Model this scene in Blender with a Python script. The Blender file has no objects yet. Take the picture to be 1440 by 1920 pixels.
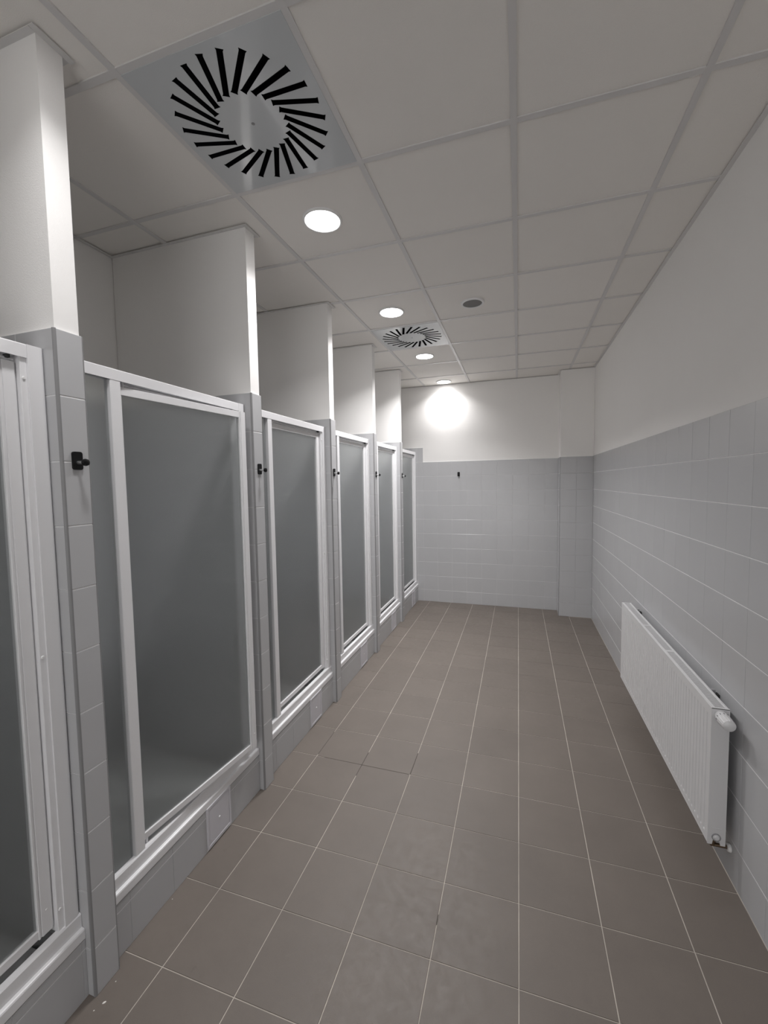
import bpy, bmesh, math, random
from mathutils import Matrix, Vector
random.seed(4)
C = bpy.context.scene.collection
sc = bpy.context.scene

# ------------------------------------------------------------------ camera
CAM_H = 1.69524
F_PX = 786.545
cd = bpy.data.cameras.new('camera'); cam = bpy.data.objects.new('camera', cd); C.objects.link(cam)
cd.sensor_fit = 'VERTICAL'; cd.sensor_height = 36.0; cd.sensor_width = 27.0
cd.lens = F_PX / 1920.0 * 36.0
cd.shift_x = 1.933 / 1920.0
cd.shift_y = -5.163 / 1920.0
cd.clip_start = 0.02
Rv = Vector((0.95189294, 0.30600273, -0.01619162))
Uv = Vector((-0.00371654, 0.06436439, 0.99791954))
Wv = Vector((-0.30640827, 0.94985239, -0.06240528))
cam.matrix_world = Matrix(((Rv[0], Uv[0], -Wv[0], 0), (Rv[1], Uv[1], -Wv[1], 0), (Rv[2], Uv[2], -Wv[2], CAM_H), (0, 0, 0, 1)))
sc.camera = cam

# ------------------------------------------------------------------ world, light levels, exposure
w = bpy.data.worlds.new('world'); sc.world = w; w.use_nodes = True
w.node_tree.nodes['Background'].inputs[0].default_value = (1.0, 0.99, 0.985, 1)
w.node_tree.nodes['Background'].inputs[1].default_value = 1.95  # even fill light, enters by the opening added in wall_front
sc.view_settings.view_transform = 'Standard'
sc.view_settings.look = 'None'
sc.view_settings.gamma = 1.0
sc.view_settings.use_curve_mapping = False
sc.view_settings.exposure = 0.30
LAMP_STRENGTH = 14.0
LAMP_WATTS = 19.0
LAMP_SPREAD = math.radians(128)
LAMP_COLOR = (1.0, 0.982, 0.982, 1)
sc.cycles.max_bounces = 16
sc.cycles.diffuse_bounces = 10
sc.cycles.glossy_bounces = 5
sc.cycles.transmission_bounces = 8
sc.cycles.sample_clamp_indirect = 6.0

# ------------------------------------------------------------------ dimensions (metres)
CH = 3.021                       # ceiling
MC, XC, YC = 0.607, -1.2348, 1.1056   # ceiling grid
XF, YF, FT = 0.0085, 1.3669, 0.3      # floor tile joints
XR = 0.8595                      # tiled face of wall_right
YB = 5.8145                      # tiled face of wall_back
XP = -1.3317                     # tiled face of the partition ends
XS = -2.244                      # back of the stalls
XK = -1.362                      # kerb face
XFR = -1.376                     # door frame face
TZ, Z0 = 0.2012, 0.1678          # wall tile courses
P = [-0.056, 0.929, 1.914, 2.890, 3.878, 4.8465]
PW = 0.094
YN = -2.6                        # wall behind the camera
TT = 0.009                       # tile thickness
DX0, DX1 = XK, XR

# ------------------------------------------------------------------ materials
def new_mat(name):
    m = bpy.data.materials.new(name); m.use_nodes = True
    nt = m.node_tree; b = nt.nodes['Principled BSDF']
    return m, nt, b
def mat(name, col, rough=0.5, metal=0.0, spec=0.5, bump=0.0, bscale=200, var=0.0, vscale=8, objvar=0.0, coat=0.0, rvar=0.0):
    m, nt, b = new_mat(name)
    b.inputs['Base Color'].default_value = (*col, 1)
    b.inputs['Roughness'].default_value = rough
    b.inputs['Metallic'].default_value = metal
    b.inputs['Specular IOR Level'].default_value = spec
    b.inputs['Coat Weight'].default_value = coat
    N = nt.nodes; L = nt.links
    geo = N.new('ShaderNodeNewGeometry')
    if bump:
        n = N.new('ShaderNodeTexNoise'); n.inputs['Scale'].default_value = bscale; n.inputs['Detail'].default_value = 4
        L.new(geo.outputs['Position'], n.inputs['Vector'])
        bp = N.new('ShaderNodeBump'); bp.inputs['Strength'].default_value = bump; bp.inputs['Distance'].default_value = 0.002
        L.new(n.outputs['Fac'], bp.inputs['Height']); L.new(bp.outputs['Normal'], b.inputs['Normal'])
    if var or objvar:
        hsv = N.new('ShaderNodeHueSaturation'); hsv.inputs['Color'].default_value = (*col, 1)
        acc = None
        if var:
            n2 = N.new('ShaderNodeTexNoise'); n2.inputs['Scale'].default_value = vscale; n2.inputs['Detail'].default_value = 6
            n2.inputs['Roughness'].default_value = 0.65
            L.new(geo.outputs['Position'], n2.inputs['Vector'])
            mr = N.new('ShaderNodeMapRange'); mr.inputs[1].default_value = 0.25; mr.inputs[2].default_value = 0.75
            mr.inputs[3].default_value = 1 - var; mr.inputs[4].default_value = 1 + var
            L.new(n2.outputs['Fac'], mr.inputs[0]); acc = mr.outputs[0]
        if objvar:
            oi = N.new('ShaderNodeObjectInfo')
            m2 = N.new('ShaderNodeMapRange'); m2.inputs[3].default_value = 1 - objvar; m2.inputs[4].default_value = 1 + objvar
            L.new(oi.outputs['Random'], m2.inputs[0])
            if acc is None: acc = m2.outputs[0]
            else:
                mu = N.new('ShaderNodeMath'); mu.operation = 'MULTIPLY'
                L.new(acc, mu.inputs[0]); L.new(m2.outputs[0], mu.inputs[1]); acc = mu.outputs[0]
        L.new(acc, hsv.inputs['Value']); L.new(hsv.outputs['Color'], b.inputs['Base Color'])
    return m

def floor_tile_mat():
    col = (0.156, 0.134, 0.117)
    m, nt, b = new_mat('floor_tile')
    N = nt.nodes; L = nt.links
    geo = N.new('ShaderNodeNewGeometry'); oi = N.new('ShaderNodeObjectInfo')
    def noise(scale, detail, rough=0.6):
        n = N.new('ShaderNodeTexNoise'); n.inputs['Scale'].default_value = scale; n.inputs['Detail'].default_value = detail
        n.inputs['Roughness'].default_value = rough; L.new(geo.outputs['Position'], n.inputs['Vector']); return n
    def rng(src, a, b_, c, d):
        r = N.new('ShaderNodeMapRange'); r.inputs[1].default_value = a; r.inputs[2].default_value = b_
        r.inputs[3].default_value = c; r.inputs[4].default_value = d; L.new(src, r.inputs[0]); return r.outputs[0]
    def mul(a, c):
        x = N.new('ShaderNodeMath'); x.operation = 'MULTIPLY'; L.new(a, x.inputs[0]); L.new(c, x.inputs[1]); return x.outputs[0]
    n1 = noise(3.0, 5); n2 = noise(28, 6, 0.7); n3 = noise(420, 3); n4 = noise(16, 3, 0.6)
    v = mul(mul(rng(n1.outputs['Fac'], .3, .7, .94, 1.07), rng(n2.outputs['Fac'], .25, .75, .95, 1.05)),
            mul(rng(n3.outputs['Fac'], .2, .8, .93, 1.07), rng(oi.outputs['Random'], 0, 1, .965, 1.035)))
    # a few darker scuffs and pale lime marks that belong to the tiles
    v = mul(v, rng(n4.outputs['Fac'], .22, .30, .86, 1.0))
    v = mul(v, rng(n4.outputs['Fac'], .70, .78, 1.0, 1.10))
    hsv = N.new('ShaderNodeHueSaturation'); hsv.inputs['Color'].default_value = (*col, 1)
    L.new(v, hsv.inputs['Value']); L.new(hsv.outputs['Color'], b.inputs['Base Color'])
    L.new(rng(n2.outputs['Fac'], .3, .7, .42, .60), b.inputs['Roughness'])
    bp = N.new('ShaderNodeBump'); bp.inputs['Strength'].default_value = .25; bp.inputs['Distance'].default_value = .001
    L.new(n3.outputs['Fac'], bp.inputs['Height']); L.new(bp.outputs['Normal'], b.inputs['Normal'])
    b.inputs['Specular IOR Level'].default_value = .45
    return m

def frosted_mat():
    m, nt, b = new_mat('frosted_glass')
    N = nt.nodes; L = nt.links
    b.inputs['Base Color'].default_value = (0.965, 0.99, 0.985, 1)
    b.inputs['Roughness'].default_value = 0.22
    b.inputs['IOR'].default_value = 1.38
    b.inputs['Transmission Weight'].default_value = 1.0
    b.inputs['Specular IOR Level'].default_value = 0.35
    d = N.new('ShaderNodeBsdfDiffuse'); d.inputs['Color'].default_value = (0.68, 0.71, 0.72, 1)
    t = N.new('ShaderNodeBsdfTranslucent'); t.inputs['Color'].default_value = (0.78, 0.84, 0.83, 1)
    m1 = N.new('ShaderNodeMixShader'); m1.inputs[0].default_value = 0.5
    L.new(d.outputs[0], m1.inputs[1]); L.new(t.outputs[0], m1.inputs[2])
    m2 = N.new('ShaderNodeMixShader'); m2.inputs[0].default_value = 0.08
    out = N['Material Output']
    L.new(b.outputs[0], m2.inputs[1]); L.new(m1.outputs[0], m2.inputs[2]); L.new(m2.outputs[0], out.inputs['Surface'])
    return m

def emit_mat(name, col, s):
    m, nt, b = new_mat(name)
    b.inputs['Base Color'].default_value = (.9, .9, .9, 1)
    b.inputs['Emission Color'].default_value = col
    b.inputs['Emission Strength'].default_value = s
    return m

M = {
 'plaster': mat('white_plaster', (.86, .85, .835), .8, bump=.25, bscale=350, var=.012, vscale=2),
 'wtile': mat('grey_glazed_tile', (.485, .488, .500), .25, spec=.5, objvar=.012, var=.012, vscale=5, bump=.06, bscale=9),
 'wgrout': mat('pale_grey_grout', (.78, .78, .78), .85, var=.06, vscale=15),
 'corner': mat('grey_corner_profile', (.24, .24, .245), .35),
 'ftile': floor_tile_mat(),
 'fgrout': mat('beige_floor_grout', (.50, .46, .41), .9, var=.32, vscale=3),
 'dgrout': mat('dirty_dark_grout', (.09, .08, .07), .9, var=.1, vscale=30),
 'cpanel': mat('ceiling_panel_white', (.84, .815, .78), .9, bump=.4, bscale=500, objvar=.008, var=.012, vscale=3),
 'cbar': mat('ceiling_bar_white', (.66, .65, .645), .38),
 'frame': mat('white_door_frame', (.80, .80, .815), .30, bump=.03, bscale=40),
 'glass': frosted_mat(),
 'black': mat('black_plastic', (.006, .006, .007), .45, spec=.25),
 'slot': mat('black_vane', (.003, .003, .004), .8, spec=.05),
 'chrome': mat('brushed_chrome', (.8, .8, .81), .38, metal=1.0),
 'brass': mat('dull_brass', (.16, .11, .07), .4, metal=.7),
 'diff': mat('grey_painted_steel', (.56, .585, .60), .16, spec=.6, coat=.3),
 'rad': mat('radiator_enamel', (.68, .68, .69), .28, bump=.03, bscale=60),
 'radin': mat('radiator_inside', (.30, .30, .31), .6),
 'ring': mat('white_ring', (.80, .80, .80), .35),
 'mesh': mat('speaker_mesh', (.19, .185, .18), .6, bump=.8, bscale=900),
 'tray': mat('shower_tray_white', (.72, .73, .73), .3),
 'hatch': mat('hatch_plastic', (.62, .61, .65), .38),
 'seal': mat('dark_gasket', (.035, .035, .035), .7),
 'chip': mat('white_chip', (.8, .78, .74), .7),
 'lamp': emit_mat('lit_diffuser', LAMP_COLOR, LAMP_STRENGTH),
 'slab': mat('dark_slab', (.25, .25, .25), .9),
}

# ------------------------------------------------------------------ helpers
def link(name, me, m=None, parent=None, mx=None):
    o = bpy.data.objects.new(name, me); C.objects.link(o)
    if m is not None and len(me.materials) == 0: me.materials.append(m)
    if parent is not None: o.parent = parent
    if mx is not None: o.matrix_local = mx
    return o
def bm_obj(name, bm, m, parent=None, smooth=False):
    me = bpy.data.meshes.new(name)
    bmesh.ops.recalc_face_normals(bm, faces=bm.faces[:])
    if smooth:
        for f in bm.faces: f.smooth = True
    bm.to_mesh(me); bm.free()
    return link(name, me, m, parent)
def add_box(bm, a, b, bev=0.0, seg=1):
    a, b = [min(p, q) for p, q in zip(a, b)], [max(p, q) for p, q in zip(a, b)]
    r = bmesh.ops.create_cube(bm, size=1.0)
    vs = r['verts']
    for v in vs:
        v.co = Vector([(a[i] + b[i]) / 2 + v.co[i] * (b[i] - a[i]) for i in range(3)])
    if bev:
        es = list({e for v in vs for e in v.link_edges})
        bmesh.ops.bevel(bm, geom=es, offset=bev, segments=seg, affect='EDGES', profile=.6)
def box(name, a, b, m, parent=None, bev=0.0, seg=1):
    bm = bmesh.new(); add_box(bm, a, b, bev, seg); return bm_obj(name, bm, m, parent)
def add_prism(bm, prof, axis, a, b):
    """closed profile (list of 2D points) swept along axis (0 x,1 y,2 z) from a to b"""
    o = [i for i in range(3) if i != axis]
    def pt(p, t):
        c = [0, 0, 0]; c[o[0]] = p[0]; c[o[1]] = p[1]; c[axis] = t; return c
    v1 = [bm.verts.new(pt(p, a)) for p in prof]; v2 = [bm.verts.new(pt(p, b)) for p in prof]
    n = len(prof)
    for i in range(n): bm.faces.new((v1[i], v1[(i + 1) % n], v2[(i + 1) % n], v2[i]))
    bm.faces.new(v1); bm.faces.new(v2[::-1])
def prism(name, prof, axis, a, b, m, parent=None):
    bm = bmesh.new(); add_prism(bm, prof, axis, a, b); return bm_obj(name, bm, m, parent)
def add_lathe(bm, prof, origin, axis, seg=32):
    """prof: (radius, distance along axis)"""
    axis = Vector(axis).normalized(); t = Vector((0, 0, 1)) if abs(axis.z) < .9 else Vector((1, 0, 0))
    u = axis.cross(t).normalized(); v = axis.cross(u); o = Vector(origin)
    rings = []
    for r, h in prof:
        if r < 1e-6: rings.append([bm.verts.new(o + axis * h)])
        else: rings.append([bm.verts.new(o + axis * h + (u * math.cos(2 * math.pi * i / seg) + v * math.sin(2 * math.pi * i / seg)) * r) for i in range(seg)])
    for A, B in zip(rings, rings[1:]):
        for i in range(seg):
            j = (i + 1) % seg
            if len(A) == 1 and len(B) == 1: continue
            if len(A) == 1: bm.faces.new((A[0], B[i], B[j]))
            elif len(B) == 1: bm.faces.new((A[i], B[0], A[j]))
            else: bm.faces.new((A[i], B[i], B[j], A[j]))
def lathe(name, prof, origin, axis, m, parent=None, seg=32, smooth=True):
    bm = bmesh.new(); add_lathe(bm, prof, origin, axis, seg)
    o = bm_obj(name, bm, m, parent, smooth)
    if smooth:
        try: o.data.set_sharp_from_angle(angle=math.radians(40))
        except Exception: pass
    return o
def empty(name, loc=(0, 0, 0)):
    o = bpy.data.objects.new(name, None); C.objects.link(o); o.location = loc; o.empty_display_size = .1
    return o
def tag(o, label=None, cat=None, group=None, kind=None):
    if label: o['label'] = label
    if cat: o['category'] = cat
    if group: o['group'] = group
    if kind: o['kind'] = kind
    return o

# pillowed tile meshes, shared by size; local frame: x width, y height, z out of the wall
_tiles = {}
def tile_mesh(wd, ht, th, ch, m):
    key = (round(wd, 4), round(ht, 4), round(th, 4), round(ch, 4), m.name)
    if key in _tiles: return _tiles[key]
    vs = []; 
    for z, i in ((0, 0), (th - ch * .6, 0), (th, ch)):
        for sx, sy in ((-1, -1), (1, -1), (1, 1), (-1, 1)):
            vs.append((sx * (wd / 2 - i), sy * (ht / 2 - i), z))
    fs = [(8, 9, 10, 11)]
    for k in (0, 4):
        for i in range(4):
            j = (i + 1) % 4; fs.append((k + i, k + j, k + j + 4, k + i + 4))
    me = bpy.data.meshes.new('tile'); me.from_pydata(vs, [], fs); me.update(); me.materials.append(m)
    _tiles[key] = me; return me
AX = {  # basis (width dir, height dir, normal)
 '+x': ((0, 1, 0), (0, 0, 1), (1, 0, 0)), '-x': ((0, -1, 0), (0, 0, 1), (-1, 0, 0)),
 '-y': ((1, 0, 0), (0, 0, 1), (0, -1, 0)), '+y': ((-1, 0, 0), (0, 0, 1), (0, 1, 0)),
 '+z': ((1, 0, 0), (0, 1, 0), (0, 0, 1)), '-z': ((1, 0, 0), (0, -1, 0), (0, 0, -1))}
def tile_at(parent, face, c, wd, ht, m, th=TT, ch=.0015, gap=.0022, tilt=.0, name='tile'):
    """c: centre of the tile's FRONT face"""
    a, b, n = [Vector(q) for q in AX[face]]
    mx = Matrix((a, b, n)).transposed().to_4x4()
    mx.translation = Vector(c) - n * th
    if tilt:
        mx = mx @ Matrix.Rotation(random.gauss(0, tilt), 4, 'X') @ Matrix.Rotation(random.gauss(0, tilt), 4, 'Y')
    return link(name, tile_mesh(wd - (gap if m is not M['wtile'] else .0008), ht - gap, th, ch, m), None, parent, mx)
def tiles_joined(name, parent, face, spans_u, spans_v, const, m, gap=.0022, th=TT, ch=.0015):
    """one mesh of many tiles for surfaces nobody sees closely"""
    a, b, n = [Vector(q) for q in AX[face]]
    vs = []; fs = []
    for u0, u1 in spans_u:
        for v0, v1 in spans_v:
            if face in ('+x', '-x'): c = Vector((const, (u0 + u1) / 2, (v0 + v1) / 2))
            elif face in ('+y', '-y'): c = Vector(((u0 + u1) / 2, const, (v0 + v1) / 2))
            else: c = Vector(((u0 + u1) / 2, (v0 + v1) / 2, const))
            k = len(vs); wd = u1 - u0 - gap; ht = v1 - v0 - gap
            for z, i in ((-th, 0), (-ch * .6, 0), (0, ch)):
                for sx, sy in ((-1, -1), (1, -1), (1, 1), (-1, 1)):
                    vs.append(tuple(c + a * (sx * (wd / 2 - i)) + b * (sy * (ht / 2 - i)) + n * z))
            fs.append((k + 8, k + 9, k + 10, k + 11))
            for q in (0, 4):
                for i in range(4):
                    j = (i + 1) % 4; fs.append((k + q + i, k + q + j, k + q + j + 4, k + q + i + 4))
    me = bpy.data.meshes.new(name); me.from_pydata(vs, [], fs); me.update()
    o = link(name, me, m, parent); o['kind'] = 'stuff'; return o
def cuts(a, b, first, pitch):
    """split [a,b] at first + k*pitch"""
    k = math.ceil((a - first) / pitch + 1e-4); out = [a]
    while first + k * pitch < b - 1e-3:
        if first + k * pitch > a + 1e-3: out.append(first + k * pitch)
        k += 1
    out.append(b)
    return [(p, q) for p, q in zip(out, out[1:]) if q - p > .006]
ROWS = cuts(0.0, Z0 + 9 * TZ, Z0, TZ)        # courses up to 1.98 m
ROWS11 = cuts(0.0, Z0 + 10 * TZ, Z0, TZ)     # courses up to 2.18 m

# ------------------------------------------------------------------ floor
fl = box('floor', (XS - .1, YN - .1, -.10), (XR + .15, YB + .15, -.0018), M['fgrout'])
tag(fl, 'brown-grey square floor tiles with pale grout along the whole room', 'floor', kind='structure')
colsF = cuts(XK - .004, XR, XF, FT); rowsF = cuts(0.17, YB, YF, FT)
for u0, u1 in colsF:
    for v0, v1 in rowsF:
        y1 = v1
        if u0 > .48 and v1 > 5.60:                      # cut round the pillar in the corner
            y1 = 5.585
            if y1 - v0 < .02: continue
        tile_at(fl, '+z', ((u0 + u1) / 2, (v0 + y1) / 2, 0), u1 - u0, y1 - v0, M['ftile'], ch=.0008, gap=.0038, tilt=.0006)
tiles_joined('tiling', fl, '+z', colsF, cuts(YN, 0.17, YF, FT), 0.0, M['ftile'], gap=.004)
# grout that was never whitened
bm = bmesh.new()
yj = YF + 3 * FT
for a, b in (((-1.14, yj - .0022), (-.60, yj + .0022)), ((-1.1937, 2.285), (-1.1893, 2.53)), ((-.8937, 2.17), (-.8893, 2.39)), ((-.5937, 2.27), (-.5893, 2.47)), ((-.2930, 1.49), (-.2905, 1.53))):
    add_box(bm, (*a, -.0017), (*b, -.0012))
bm_obj('dark_grout', bm, M['dgrout'], fl)
bm = bmesh.new()
for x, y in ((-1.293, .924), (-1.305, .905), (-1.348, 1.30), (-1.31, .99)):
    r = .0045 if x == -1.293 else .0018
    add_lathe(bm, [(0, .0001), (r, .0003), (r * .7, .0016), (0, .0018)], (x, y, 0), (0, 0, 1), 7)
for v in bm.verts: v.co.y = v.co.y + (v.co.x + 1.3) * .6
tag(bm_obj('plaster_crumbs', bm, M['chip']), 'small white plaster crumbs on the floor at the foot of the wide near partition', 'crumbs', kind='stuff')

# ------------------------------------------------------------------ walls
# right wall
wr = box('wall_right', (XR + .0042, YN, 0), (XR + .20, YB + .1, CH + .06), M['plaster'])
tag(wr, 'long wall with grey tiles below white plaster behind the radiator', 'wall', kind='structure')
bed = box('grout_bed', (XR + .0010, YN, 0), (XR + .0045, YB, Z0 + 9 * TZ), M['wgrout'], wr)
for u0, u1 in cuts(.90, 5.578, 1.976, .2014):
    for v0, v1 in ROWS:
        dz = .006 if v0 > 0 else 0
        tile_at(wr, '-x', (XR, (u0 + u1) / 2, (v0 + dz + v1 + .006) / 2), u1 - u0, v1 + .006 - v0 - dz, M['wtile'], th=.007, tilt=.0016, ch=.001, gap=.003)
tiles_joined('tiling', wr, '-x', cuts(YN, .90, 1.976, .2014), ROWS, XR, M['wtile'], th=.006)
# far wall
wb = box('wall_back', (XS, YB + .005, 0), (XR + .1, YB + .2, CH + .06), M['plaster'])
tag(wb, 'far end wall with pale grey tiles below white plaster', 'wall', kind='structure')
box('grout_bed', (XS, YB + .0012, 0), (.486, YB + .0052, Z0 + 9 * TZ), M['wgrout'], wb)
box('grout_bed', (XS, YB + .0012, Z0 + 9 * TZ), (-1.274, YB + .0052, Z0 + 10 * TZ), M['wgrout'], wb)
for u0, u1 in cuts(XK, .486, -1.274, .2011):
    for v0, v1 in (ROWS11 if u1 < -1.27 else ROWS):
        tile_at(wb, '-y', ((u0 + u1) / 2, YB, (v0 + v1) / 2), u1 - u0, v1 - v0, M['wtile'], tilt=.0016)
tiles_joined('tiling', wb, '-y', cuts(XS, XK, -1.274, .2011), ROWS11, YB, M['wtile'])
# corner pillar
PX, PY = .486, 5.578
pi = box('pillar', (PX + .007, PY + .007, 0), (XR + .003, YB + .004, CH + .02), M['plaster'])
tag(pi, 'square pillar boxed into the far corner beside the radiator wall', 'pillar', kind='structure')
ztop = Z0 + 9 * TZ
box('grout_bed', (PX + .003, PY + .003, 0), (XR, YB, ztop), M['wgrout'], pi)
for u0, u1 in ((PX + .004, .674), (.674, XR)):
    for v0, v1 in ROWS: tile_at(pi, '-y', ((u0 + u1) / 2, PY, (v0 + v1) / 2), u1 - u0, v1 - v0, M['wtile'], tilt=.0016)
for v0, v1 in ROWS: tile_at(pi, '-x', (PX, (PY + .006 + YB) / 2, (v0 + v1) / 2), YB - PY - .01, v1 - v0, M['wtile'])
prism('corner_trim', [(PX, PY + .001), (PX + .001, PY), (PX + .006, PY), (PX + .006, PY + .006), (PX, PY + .006)], 2, 0, ztop, M['corner'], pi)
# wall at the back of the stalls
wl = box('wall_left', (XS - .2, P[0], 0), (XS - .004, YB + .1, CH + .06), M['plaster'])
tag(wl, 'white plastered wall at the back of the shower stalls', 'wall', kind='structure')
box('grout_bed', (XS - .006, P[0], 0), (XS + .0, YB, Z0 + 10 * TZ), M['wgrout'], wl)
tiles_joined('tiling', wl, '+x', cuts(P[0] + PW, YB, .9, TZ), ROWS11, XS + .006, M['wtile'], th=.007)
# wall closing the room behind the camera, and the wall beside it
bm = bmesh.new()          # unseen wall behind the viewer; wide opening added to let in soft fill light
add_box(bm, (XP, YN - .2, 0), (-1.15, YN, CH + .06)); add_box(bm, (.70, YN - .2, 0), (XR + .1, YN, CH + .06)); add_box(bm, (-1.15, YN - .2, 2.55), (.70, YN, CH + .06))
wf = bm_obj('wall_front', bm, M['plaster'])
tag(wf, 'white wall behind the viewer with a wide opening added for fill light', 'wall', kind='structure')
ws = box('wall_side', (XS, YN - .1, 0), (XP, P[0] - .005, CH + .06), M['plaster'])
tag(ws, 'grey tiled wall that continues the line of the stalls behind the viewer', 'wall', kind='structure')
tiles_joined('tiling', ws, '+x', cuts(YN, P[0] - .005, .9, TZ), ROWS11, XP + .009, M['wtile'])

# ------------------------------------------------------------------ partitions
def partition(i):
    y0, y1 = P[i], P[i] + PW
    o = box('partition_wall', (XS, y0 + .009, 0), (XP - .009, y1 - .009, CH), M['plaster'])
    names = ['first', 'second', 'third', 'fourth', 'fifth']
    lab = ['partition wall beyond the edge of the view', 'widest tiled partition end with white plaster above, beside the largest coat hook',
           'partition between the ajar shower door and the next stall', 'third tiled partition end counted from the far wall',
           'second tiled partition end counted from the far wall', 'last tiled partition end before the far wall'][i]
    tag(o, lab, 'partition wall', 'partition walls between the shower stalls', 'structure')
    zt = Z0 + 10 * TZ
    r = .008
    bm = bmesh.new(); add_box(bm, (XS, y0 + .0016, 0), (XP - r, y1 - .0016, zt - .001)); add_box(bm, (XP - r, y0 + r, 0), (XP - .0013, y1 - r, zt - .001))
    bm_obj('grout_bed', bm, M['wgrout'], o)
    for v0, v1 in ROWS11:
        tile_at(o, '+x', (XP, (y0 + y1) / 2, (v0 + v1) / 2), PW - 2 * r + .0022, v1 - v0, M['wtile'], tilt=.0012, gap=.0042, ch=.001)
    us = [(-1.499, XP - r + .001)] + [(-1.499 - TZ * (k + 1), -1.499 - TZ * k) for k in range(3)] + [(XS, -1.499 - 3 * TZ)]
    for u0, u1 in us:
        for v0, v1 in ROWS11:
            tile_at(o, '-y', ((u0 + u1) / 2, y0, (v0 + v1) / 2), u1 - u0, v1 - v0, M['wtile'], tilt=.001)
    tiles_joined('tiling', o, '+y', us, ROWS11, y1, M['wtile'])
    # rounded corner profiles
    q = [(XP - r + r * math.cos(t), y0 + r - r * math.sin(t)) for t in [math.pi / 2 * k / 5 for k in range(6)]] + [(XP - r, y0 + r)]
    prism('corner_trim', q, 2, 0, zt, M['corner'], o)
    q = [(XP - r + r * math.cos(t), y1 - r + r * math.sin(t)) for t in [math.pi / 2 * k / 5 for k in range(6)]] + [(XP - r, y1 - r)]
    prism('corner_trim', q, 2, 0, zt, M['corner'], o)
    return o
for i in range(6): partition(i)

# ------------------------------------------------------------------ ceiling
ce = box('ceiling', (XS - .1, YN - .1, CH + .05), (XR + .15, YB + .15, CH + .12), M['slab'])
tag(ce, 'white suspended ceiling of square panels in a white grid', 'ceiling', kind='structure')
BW = .024
gx = [XS] + [XC + MC * k for k in range(-1, 4)] + [XR + .003]
kr = range(-6, 8)
gy = [YN] + [YC + MC * k for k in kr] + [YB + .005]
DIFF = {(3, 0), (3, 4)}      # not used as index; see below
def cell(k, r): return (XC + MC * k, XC + MC * (k + 1), YC + MC * r, YC + MC * (r + 1))
diff_rows = (0, 4)
light_rows = (-1, 1, 3, 5, 7)
for a in range(len(gx) - 1):
    for b in range(len(gy) - 1):
        x0, x1, y0, y1 = gx[a], gx[a + 1], gy[b], gy[b + 1]
        if x1 < XP - .2 and y1 < P[0]: continue
        if a == 2 and (kr[0] + b - 1) in diff_rows: continue
        if x1 - x0 < .03 or y1 - y0 < .03: continue
        o = box('ceiling_panel', (x0 + .005, y0 + .005, CH + .0055 + random.uniform(0, .0006)), (x1 - .005, y1 - .005, CH + .020), M['cpanel'], ce)
for x in gx[1:-1]:
    box('grid_bar', (x - BW / 2, YN, CH), (x + BW / 2, YB + .005, CH + .0055), M['cbar'], ce)
for y in gy[1:-1]:
    for x0, x1 in zip(gx, gx[1:]):
        if x1 < XP - .2 and y < P[0]: continue
        box('grid_bar', (x0 + (BW / 2 if x0 != XS else 0), y - BW / 2, CH + .0004), (x1 - (BW / 2 if x1 < XR else 0), y + BW / 2, CH + .0055), M['cbar'], ce)
def edge(a, b): box('edge_trim', (*a, CH - .0022), (*b, CH - .0002), M['cbar'], ce)
EW = .020
edge((XR + .003 - EW, YN), (XR + .004, PY + .007))
edge((XS, YB + .005 - EW), (PX + .007, YB + .005))
edge((PX - EW + .007, PY + .007 - EW), (XR + .003 - EW, PY + .007)); edge((PX + .007 - EW, PY + .007), (PX + .007, YB + .005 - EW))
for i in range(6):
    y0, y1 = P[i] + .009, P[i] + PW - .009
    xe = XP - .009
    edge((XS, y0 - EW), (xe, y0)); edge((XS, y1), (xe, y1 + EW))
    edge((xe + .0006, y0 - EW), (xe + EW, y1 + .026))
    if i: edge((XS, P[i - 1] + PW - .009 + EW), (XS + EW, y0 - EW))
edge((XS, P[5] + PW - .009 + EW), (XS + EW, YB + .005 - EW))

# ------------------------------------------------------------------ recessed lights
ORD = { -1: 'recessed round ceiling light just above the top edge of the view',
       1: 'largest lit round ceiling light, between the near swirl vent and the stalls',
       3: 'lit round ceiling light just before the far swirl vent',
       5: 'lit round ceiling light just beyond the far swirl vent',
       7: 'smallest lit round ceiling light, against the far end wall'}
for r in light_rows:
    x = -.945; y = {7: 5.645}.get(r, YC + MC * (r + .5) - .004)
    t = empty('ceiling_light', (x, y, CH))
    tag(t, ORD[r] or 'recessed round ceiling light behind the viewer', 'ceiling light', 'recessed round ceiling lights')
    lathe('ring', [(.087, .006), (.087, -.003), (.090, -.005), (.096, -.004), (.099, .0), (.100, .0055), (.087, .006)], (0, 0, 0), (0, 0, 1), M['ring'], t, 48)
    lathe('lit_diffuser', [(0, -.0025), (.060, -.0022), (.0868, -.001), (.0868, .004)], (0, 0, 0), (0, 0, 1), M['lamp'], t, 48)
    ld = bpy.data.lights.new('lamp_light', 'AREA'); ld.shape = 'DISK'; ld.size = .168; ld.energy = LAMP_WATTS * {-1: .24, 1: .36, 3: .80, 5: .9, 7: .26}.get(r, 1.0)
    ld.color = LAMP_COLOR[:3]; ld.spread = LAMP_SPREAD
    lo = bpy.data.objects.new('lamp_light', ld); C.objects.link(lo); lo.parent = t; lo.location = (0, 0, -.0045)

# speaker
t = empty('ceiling_speaker', (-.329, 3.272, CH))
tag(t, 'round grey ceiling speaker with white rim, alone in its panel', 'speaker')
lathe('ring', [(.070, .005), (.070, -.004), (.074, -.006), (.083, -.004), (.086, .0055)], (0, 0, 0), (0, 0, 1), M['ring'], t, 40)
lathe('speaker_mesh', [(0, -.0035), (.04, -.003), (.070, -.001), (.070, .003)], (0, 0, 0), (0, 0, 1), M['mesh'], t, 40)

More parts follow.
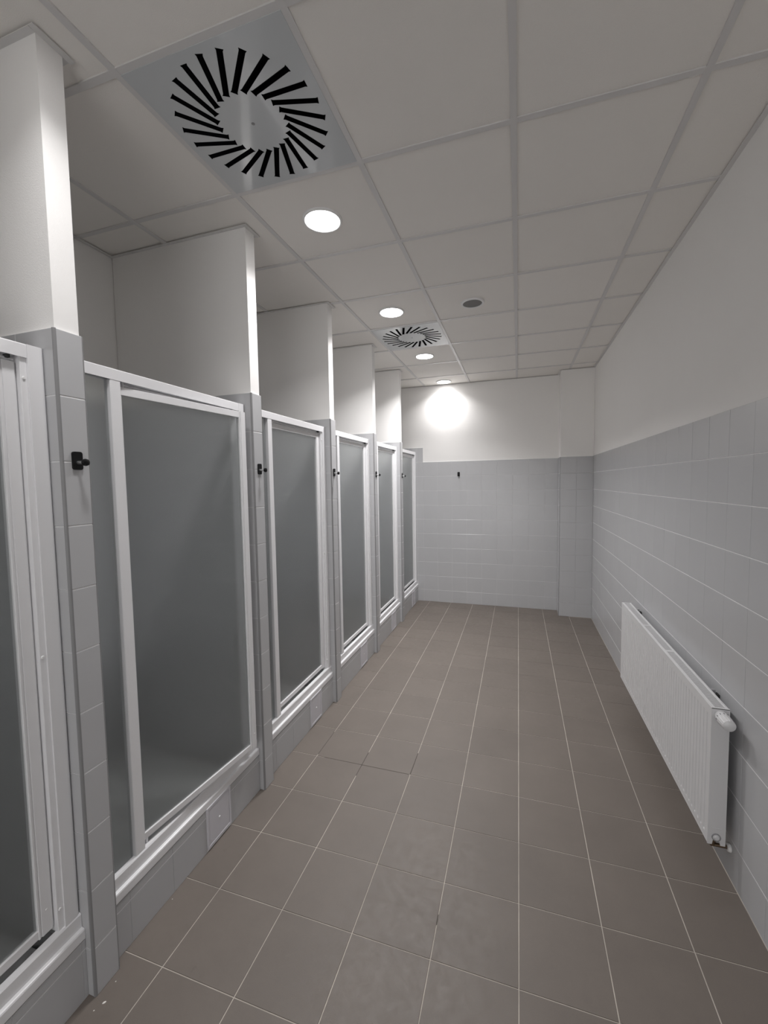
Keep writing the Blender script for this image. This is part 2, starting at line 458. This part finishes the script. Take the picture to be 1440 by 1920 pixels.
# ------------------------------------------------------------------ swirl diffusers
def swirl(cx, cy, lab):
    t = empty('air_diffuser', (cx, cy, CH)); tag(t, lab, 'ceiling vent', 'square swirl air vents in the ceiling')
    hw = MC / 2 - .010
    bm = bmesh.new()
    edges = []
    def loop(pts, z):
        vs = [bm.verts.new((p[0], p[1], z)) for p in pts]
        es = [bm.edges.new((vs[i], vs[(i + 1) % len(vs)])) for i in range(len(vs))]
        return vs, es
    outer = [(-hw, -hw), (hw, -hw), (hw, hw), (-hw, hw)]
    ov, oe = loop(outer, 0); edges += oe
    slots = []
    for k in range(24):
        ao = math.radians(28.1 + 15 * k); ai = ao - math.radians(22.0)
        A = Vector((.266 * math.cos(ao), .266 * math.sin(ao))); B = Vector((.126 * math.cos(ai), .126 * math.sin(ai)))
        d = (A - B).normalized(); n = Vector((-d.y, d.x)); h = .0100
        e = .004; f = .0130
        pts = [B - n * f - d * .003, B - n * h + d * e, A - n * h - d * e, A - n * f + d * .003, A + n * f + d * .003, A + n * h - d * e, B + n * h + d * e, B + n * f - d * .003]
        slots.append(pts)
        edges += loop(pts, 0)[1]
    bmesh.ops.triangle_fill(bm, edges=edges, use_beauty=True)
    for f in list(bm.faces):     # drop any fill inside a slot
        c = f.calc_center_median()
        for s in slots:
            inside = False; n_ = len(s); j = n_ - 1
            for i in range(n_):
                if (s[i].y > c.y) != (s[j].y > c.y) and c.x < (s[j].x - s[i].x) * (c.y - s[i].y) / (s[j].y - s[i].y) + s[i].x: inside = not inside
                j = i
            if inside: bmesh.ops.delete(bm, geom=[f], context='FACES_ONLY'); break
    for f in bm.faces:
        if f.normal.z > 0: f.normal_flip()
    # turned-up rim
    vs = ov; up = [bm.verts.new((v.co.x, v.co.y, .0055)) for v in vs]
    for i in range(4): bm.faces.new((vs[i], vs[(i + 1) % 4], up[(i + 1) % 4], up[i]))
    me = bpy.data.meshes.new('plate'); bm.to_mesh(me); bm.free()
    pl = link('plate', me, M['diff'], t); pl.location = (0, 0, -.0012)
    for s in slots:
        b2 = bmesh.new()
        lo = [b2.verts.new((p.x, p.y, -.0008)) for p in s]; hi = [b2.verts.new((p.x, p.y, .016)) for p in s]
        for i in range(8): b2.faces.new((lo[i], lo[(i + 1) % 8], hi[(i + 1) % 8], hi[i]))
        b2.faces.new(hi)
        # slanted air blade inside the slot
        A = (s[3] + s[4]) / 2; B = (s[0] + s[7]) / 2; n = (s[4] - s[3]).normalized()
        q = [b2.verts.new((*(B - n * .007), .001)), b2.verts.new((*(A - n * .007), .001)), b2.verts.new((*(A + n * .005), .013)), b2.verts.new((*(B + n * .005), .013))]
        b2.faces.new(q)
        m2 = bpy.data.meshes.new('vane'); b2.to_mesh(m2); b2.free(); link('vane', m2, M['slot'], t)
    lathe('screw', [(0, -.004), (.0025, -.004), (.0045, -.0015), (.007, -.0013)], (0, 0, 0), (0, 0, 1), M['corner'], t, 16)
swirl(XC + MC / 2, YC + MC / 2, 'square swirl air vent with black radial slots, the large near one')
swirl(XC + MC / 2, YC + MC * 4.5, 'square swirl air vent with black radial slots, the small one between two far lights')

# ------------------------------------------------------------------ kerbs, trays, hatches
for i in range(6):
    s = P[i] + PW; e = P[i + 1] if i < 5 else YB
    k = box('shower_kerb', (XK - .12, s, 0), (XK - .0013, e, .200), M['wgrout'])
    lab = ['near stall, cut off by the edge of the view', 'stall whose door stands ajar', 'stall just beyond the ajar door', 'third stall from the far wall',
           'second stall from the far wall', 'last stall beside the far wall'][i]
    tag(k, 'low grey tiled kerb of the ' + lab, 'kerb', 'low tiled kerbs under the shower doors', 'structure')
    h0 = s + (.471 if i == 1 else .505); h1 = h0 + .170
    first = s + .074
    for u0, u1 in cuts(s, e, first, TZ):
        segs = [(u0, u1)]
        if i != 0:
            segs = [(a, b) for a, b in ((u0, min(u1, h0)), (max(u0, h1), u1)) if b - a > .004]
        for a, b in segs:
            tile_at(k, '+x', (XK, (a + b) / 2, Z0 / 2), b - a, Z0, M['wtile'], gap=.003, ch=.001)
            tile_at(k, '+x', (XK, (a + b) / 2, (Z0 + .202) / 2), b - a, .202 - Z0, M['wtile'], gap=.003, ch=.001)
    tr = box('shower_tray', (XS + .008, s + .002, .02), (XK - .125, e - .011 if i < 5 else e - .002, .10), M['tray'], None, .006, 2)
    tag(tr, 'white shower tray in the ' + lab, 'shower tray', 'white trays inside the stalls')
    lathe('drain', [(0, .104), (.03, .104), (.04, .1005)], (-1.8, (s + e) / 2, 0), (0, 0, 1), M['chrome'], tr, 20)
    if i:
        h = empty('access_hatch', (XK, (h0 + h1) / 2, .11))
        tag(h, 'square pale plastic access hatch in the kerb of the ' + lab, 'access hatch', 'pale access hatches in the kerbs')
        hw, hh = .083, .098
        bm = bmesh.new()
        for (a, b) in (((-hw, -hh), (hw, -hh + .012)), ((-hw, hh - .012), (hw, hh)), ((-hw, -hh + .012), (-hw + .012, hh - .012)), ((hw - .012, -hh + .012), (hw, hh - .012))):
            add_box(bm, (-.01, a[0], a[1]), (.005, b[0], b[1]), .0008)
        bm_obj('hatch_frame', bm, M['hatch'], h)
        box('hatch_lid', (-.008, -hw + .0135, -hh + .0135), (.0035, hw - .0135, hh - .0135), M['hatch'], h, .0015, 2)
        lathe('catch', [(0, .0065), (.004, .0062), (.0055, .003)], (0, 0, 0), (1, 0, 0), M['ring'], h, 16)

# ------------------------------------------------------------------ shower enclosures
LABE = ['frosted shower door cut off by the edge of the view, screws in its jamb',
        'large frosted shower door standing slightly ajar, swung out over its kerb',
        'closed frosted shower door just beyond the ajar door',
        'closed frosted shower door, third from the far wall',
        'closed frosted shower door, second from the far wall',
        'narrowest frosted shower door, in the last stall beside the far tiled wall']
ZB, ZT = .2035, 2.119
def enclosure(i):
    s = P[i] + PW; e = P[i + 1] if i < 5 else YB
    t = empty('shower_enclosure', (XFR, s, ZB))
    tag(t, LABE[i], 'shower door', 'frosted glass shower doors along the stalls')
    L = e - s; D = .045
    W = M['frame']; O = (XFR, s, ZB)
    def lb(name, x0, x1, y0, y1, z0, z1, m=W, par=t, bev=.0015):
        return box(name, (x0, y0, z0 - ZB), (x1, y1, z1 - ZB), m, par, bev)
    z_r = 2.079
    # head rail with a lip that hides the roller
    prism('top_rail', [(-D, z_r + .004 - ZB), (-D, ZT - ZB - .002), (-D + .002, ZT - ZB), (-.003, ZT - ZB), (0, ZT - ZB - .003), (0, z_r - ZB), (-.004, z_r - ZB), (-.004, z_r + .012 - ZB), (-.030, z_r + .012 - ZB), (-.030, z_r + .004 - ZB)], 1, .001, L - .049, W, t)
    lb('guide_strip', -.030, -.022, .165, L - .07, z_r - .010, z_r - .004)
    # sill track
    pr = [(.0145, .2035), (.0160, .207), (.0160, .235), (.014, .2395), (.011, .241), (.0035, .2425), (.003, .286), (-.001, .291), (-.019, .290), (-.021, .243), (-.050, .243), (-.050, .2035)]
    prism('sill', [(a, b - ZB) for a, b in pr], 1, .001, L - .001, W, t)
    # thin wall profile on the partition at the hinge end
    lb('wall_profile', -D, -.002, .001, .013, .246, z_r + .004)
    # jamb at the latch end: inner profile and wide rounded cover
    lb('jamb', -D, -.006, L - .066, L - .0485, .288, z_r + .011, bev=.001)
    pj = []
    for k in range(7):
        a = math.pi / 2 * k / 6; pj.append((-.012 + .0125 * math.sin(a) - .0, L - .013 + .0125 * math.cos(a)))
    pj = [(-D, L - .0005)] + pj + [(.0005, L - .0485), (-D, L - .0485)]
    prism('jamb_cover', pj, 2, .241 - ZB, ZT - ZB, W, t)
    # fixed narrow pane and its post
    lb('fixed_glass', -.022, -.017, .013, .124, .248, z_r + .002, M['glass'], bev=0)
    lb('post', -.034, -.001, .121, .163, .289, z_r + .001, bev=.002)
    lb('post_foot', -.034, -.004, .123, .161, .246, .289, bev=.001)
    for z in (2.02, 1.18, .36):
        lathe('screw_cap', [(0, .0035), (.004, .003), (.0055, 0)], (-.006, L - .0575, z - ZB), (1, 0, 0), M['ring'], t, 14)
    # door leaf
    hy = .1655
    dl = L - .0715 - hy
    d = empty('door', (0, 0, 0)); d.parent = t; d.location = (-.014 if i == 1 else -.021, hy, 0)
    z0, z1 = .311 - ZB, 2.063 - ZB
    def db(name, x0, x1, y0, y1, a, b, m=W, bev=.0012): return box(name, (x0, y0, a), (x1, y1, b), m, d, bev)
    db('door_glass', -.012, -.007, .006, dl - .036, z0 + .022, z1 - .022, M['glass'], 0)
    db('door_rail', -.019, 0, .002, dl - .040, z1 - .030, z1)
    db('door_rail', -.019, 0, .002, dl - .040, z0, z0 + .027)
    db('hinge_stile', -.019, -.001, 0, .010, z0, z1)
    # latch stile: flat board with two raised lips
    x = dl
    pf = [(-.021, x - .042), (-.001, x - .042), (.002, x - .041), (.002, x - .037), (-.001, x - .036), (-.001, x - .032), (.002, x - .031), (.002, x - .003), (0, x), (-.021, x)]
    prism('latch_stile', pf, 2, z0 - .001, z1 + .001, W, d)
    db('magnet_seal', -.016, -.004, dl, dl + .004, z0, z1, M['ring'], 0)
    lathe('stile_screw', [(0, .0025), (.003, .002), (.004, 0)], (.0015, x - .016, .385 - ZB), (1, 0, 0), M['ring'], d, 12)
    # pivots
    lathe('pivot', [(0, -.0225), (.006, -.0225), (.006, 0)], (-.010, .02, z0), (0, 0, 1), W, d, 14)
    lathe('pivot', [(0, .018), (.006, .018), (.006, 0)], (-.010, .02, z1), (0, 0, 1), W, d, 14)
    if i == 1: d.rotation_euler = (0, 0, -math.radians(6.0))
    # roller block at the latch corner under the head rail
    lb('door_stop', -.030, -.010, L - .094, L - .086, z_r - .008, z_r + .003, M['seal'], bev=.001)
    return t
for i in range(6): enclosure(i)

# ------------------------------------------------------------------ coat hooks
def hook(loc, ax, lab, grp='black coat hooks with round knobs'):
    t = empty('coat_hook', loc); tag(t, lab, 'coat hook', grp)
    if ax == '-y': t.rotation_euler = (0, 0, -math.pi / 2)
    bm = bmesh.new()
    pts = []
    hw, hh, r = .0160, .0285, .007
    for cx, cy, a0 in ((hw - r, hh - r, 0), (-hw + r, hh - r, 90), (-hw + r, -hh + r, 180), (hw - r, -hh + r, 270)):
        for k in range(5):
            a = math.radians(a0 + 22.5 * k); pts.append((cx + r * math.cos(a), cy + r * math.sin(a)))
    add_prism(bm, pts, 0, 0, .006)
    o = bm_obj('base_plate', bm, M['black'], t)
    lathe('stem', [(.0055, .004), (.0055, .033)], (0, 0, -.006), (1, 0, 0), M['chrome'], t, 20)
    lathe('knob', [(0, .031), (.008, .031), (.0105, .033), (.0115, .038), (.0105, .043), (.006, .0455), (0, .046)], (0, 0, -.006), (1, 0, 0), M['black'], t, 24)
HL = [None, 'largest black coat hook, on the wide near partition end', 'black coat hook on the partition just beyond the ajar door',
      'black coat hook on the third partition end from the far wall', 'black coat hook on the second partition end from the far wall',
      'black coat hook on the last partition end before the far wall']
HY = [None, .9755, 1.9625, 2.929, 3.924, 4.902]
for i in range(1, 6): hook((XP, HY[i], 1.781), '+x', HL[i])
hook((-.777, YB, 1.800), '-y', 'lone small black coat hook on the tiled far end wall')

# ------------------------------------------------------------------ radiator
def radiator():
    X0, X1 = .7655, .829; Y0, Y1 = 2.010, 3.592; ZA, ZZ = .156, .748
    t = empty('radiator', ((X0 + X1) / 2, (Y0 + Y1) / 2, ZA)); ox, oy, oz = t.location
    tag(t, 'long white ribbed panel radiator hung low on the grey tiled wall', 'radiator')
    def B(name, a, b, m=M['rad'], bev=.0015, par=t, seg=1):
        return box(name, (a[0] - ox, a[1] - oy, a[2] - oz), (b[0] - ox, b[1] - oy, b[2] - oz), m, par, bev, seg)
    # ribbed front panel: grid with raised vertical flutes
    pitch = 1 / 30.0; n = int((Y1 - Y0 - .03) / pitch)
    ys = []; ph = []
    y = Y0 + .004; ys.append(y); ph.append(0)
    st = Y0 + ((Y1 - Y0) - n * pitch) / 2
    for k in range(n):
        for f, h in ((.28, 0), (.37, 1), (.63, 1), (.72, 0)):
            ys.append(st + (k + f) * pitch); ph.append(h)
    ys.append(Y1 - .004); ph.append(0)
    zs = [(ZA + .004, 0), (ZA + .030, 0), (ZA + .037, 1), (ZZ - .046, 1), (ZZ - .040, 0), (ZZ - .006, 0)]
    vs = []; fs = []
    for z, k in zs:
        for yy, h in zip(ys, ph): vs.append((X0 + .0012 + .0030 * h * k - ox, yy - oy, z - oz))
    m_ = len(ys)
    for r in range(len(zs) - 1):
        for c in range(m_ - 1): fs.append((r * m_ + c, r * m_ + c + 1, (r + 1) * m_ + c + 1, (r + 1) * m_ + c))
    me = bpy.data.meshes.new('front_panel'); me.from_pydata(vs, [], fs); me.update(); link('front_panel', me, M['rad'], t)
    B('front_seam', (X0 + .0005, Y0 + .002, ZZ - .010), (X0 + .009, Y1 - .002, ZZ - .001), bev=.003, seg=2)
    B('front_seam', (X0 + .0005, Y0 + .002, ZA), (X0 + .008, Y1 - .002, ZA + .008), bev=.003, seg=2)
    B('inner_body', (X0 + .012, Y0 + .012, ZA + .02), (X1 - .010, Y1 - .012, ZZ - .022), M['radin'], 0)
    B('back_panel', (X1 - .008, Y0 + .004, ZA + .006), (X1 - .003, Y1 - .004, ZZ - .006), bev=.001)
    # side covers
    for yy, s in ((Y0, 1), (Y1, -1)):
        a = yy; b = yy + s * .0035
        pr = [(X0, ZZ - .002), (X0, ZA + .0), (X0 + .016, ZA), (X0 + .020, ZA + .022), (X1 - .022, ZA + .022), (X1 - .018, ZA), (X1, ZA), (X1, ZZ - .002)]
        prism('side_cover', [(p[0] - ox, p[1] - oz) for p in pr], 1, min(a, b) - oy, max(a, b) - oy, M['rad'], t)
        B('side_lip', (X0 - .0005, min(a, b + s * .004), ZZ - .006), (X1, max(a, b + s * .004), ZZ), bev=.0015)
    # top grille
    B('grille_rail', (X0 + .009, Y0 + .004, ZZ - .007), (X0 + .016, Y1 - .004, ZZ - .001))
    B('grille_rail', (X1 - .012, Y0 + .004, ZZ - .007), (X1 - .001, Y1 - .004, ZZ - .001))
    bm = bmesh.new(); y = Y0 + .012
    while y < Y1 - .012:
        add_box(bm, (X0 + .015 - ox, y - oy, ZZ - .010 - oz), (X1 - .012 - ox, y + .0042 - oy, ZZ - .0035 - oz)); y += .0085
    g = bm_obj('top_grille', bm, M['rad'], t); g['kind'] = 'stuff'
    for yy in (3.05, 2.62): B('grille_bridge', (X0 + .014, yy, ZZ - .005), (X1 - .010, yy + .02, ZZ - .0015))
    # thermostatic head
    hx, hz = .797 - ox, .716 - oz
    lathe('valve_collar', [(.0, -.002), (.023, -.002), (.0235, .014), (.021, .016)], (hx, Y0 - oy, hz), (0, -1, 0), M['rad'], t, 28)
    bm = bmesh.new()
    prof = [(.021, .012), (.0245, .016), (.0255, .030), (.0245, .044), (.0235, .070), (.022, .077), (.017, .081), (0, .083)]
    add_lathe(bm, prof, (hx, Y0 - oy, hz), (0, -1, 0), 64)
    bm.verts.ensure_lookup_table()
    for v in bm.verts:      # finger grooves on the grip
        d_ = (Y0 - oy) - v.co.y
        if .040 < d_ < .074:
            a = math.atan2(v.co.z - hz, v.co.x - hx)
            k = .93 if (round((a + math.pi) / (2 * math.pi) * 64) % 4) < 2 else 1.0
            v.co.x = hx + (v.co.x - hx) * k; v.co.z = hz + (v.co.z - hz) * k
    hd = bm_obj('thermostat_head', bm, M['rad'], t, True)
    try: hd.data.set_sharp_from_angle(angle=math.radians(35))
    except Exception: pass
    for k in range(5):      # scale marks around the collar of the head
        a = math.radians(60 + 30 * k); c, s = math.cos(a), math.sin(a)
        box('scale_mark', (-.0008, -.004, -.0008), (.0008, .004, .0008), M['black'], hd).location = (hx + .0256 * c, Y0 - oy - .028, hz + .0256 * s)
    # bleed plug, emboss and pipework
    lathe('plug_ring', [(.0125, 0), (.0125, .003), (.0165, .003), (.0165, 0)], (.796 - ox, Y0 - oy, .190 - oz), (0, -1, 0), M['radin'], t, 28)
    lathe('plug', [(0, .007), (.007, .007), (.0085, .004), (.0122, .003), (.0125, 0)], (.796 - ox, Y0 - oy, .190 - oz), (0, -1, 0), M['rad'], t, 28)
    B('emboss', (.780, Y0 - .0012, .226), (.816, Y0 + .001, .230), bev=.0008)
    lathe('lower_valve', [(0, 0), (.011, 0), (.013, .006), (.013, .02), (.009, .024), (.009, .04), (0, .04)], (.797 - ox, Y0 + .036 - oy, ZA + .012 - oz), (0, 0, -1), M['brass'], t, 16)
    lathe('pipe', [(.0075, 0), (.0075, .075)], (.790 - ox, Y0 + .036 - oy, .130 - oz), (1, 0, 0), M['brass'], t, 16)
    lathe('pipe_rosette', [(.009, 0), (.016, .002), (.018, .008), (.018, .012)], (XR - .012 - ox, Y0 + .036 - oy, .130 - oz), (1, 0, 0), M['ring'], t, 24)
    for yy in (2.18, 3.42):
        B('wall_bracket', (X1 - .004, yy, ZA + .05), (XR - .0002, yy + .028, ZZ - .02), M['seal'], .001)
        B('bracket_clip', (X1 - .006, yy + .004, ZZ - .03), (X1 + .016, yy + .024, ZZ - .001), M['radin'], .003, seg=2)
radiator()
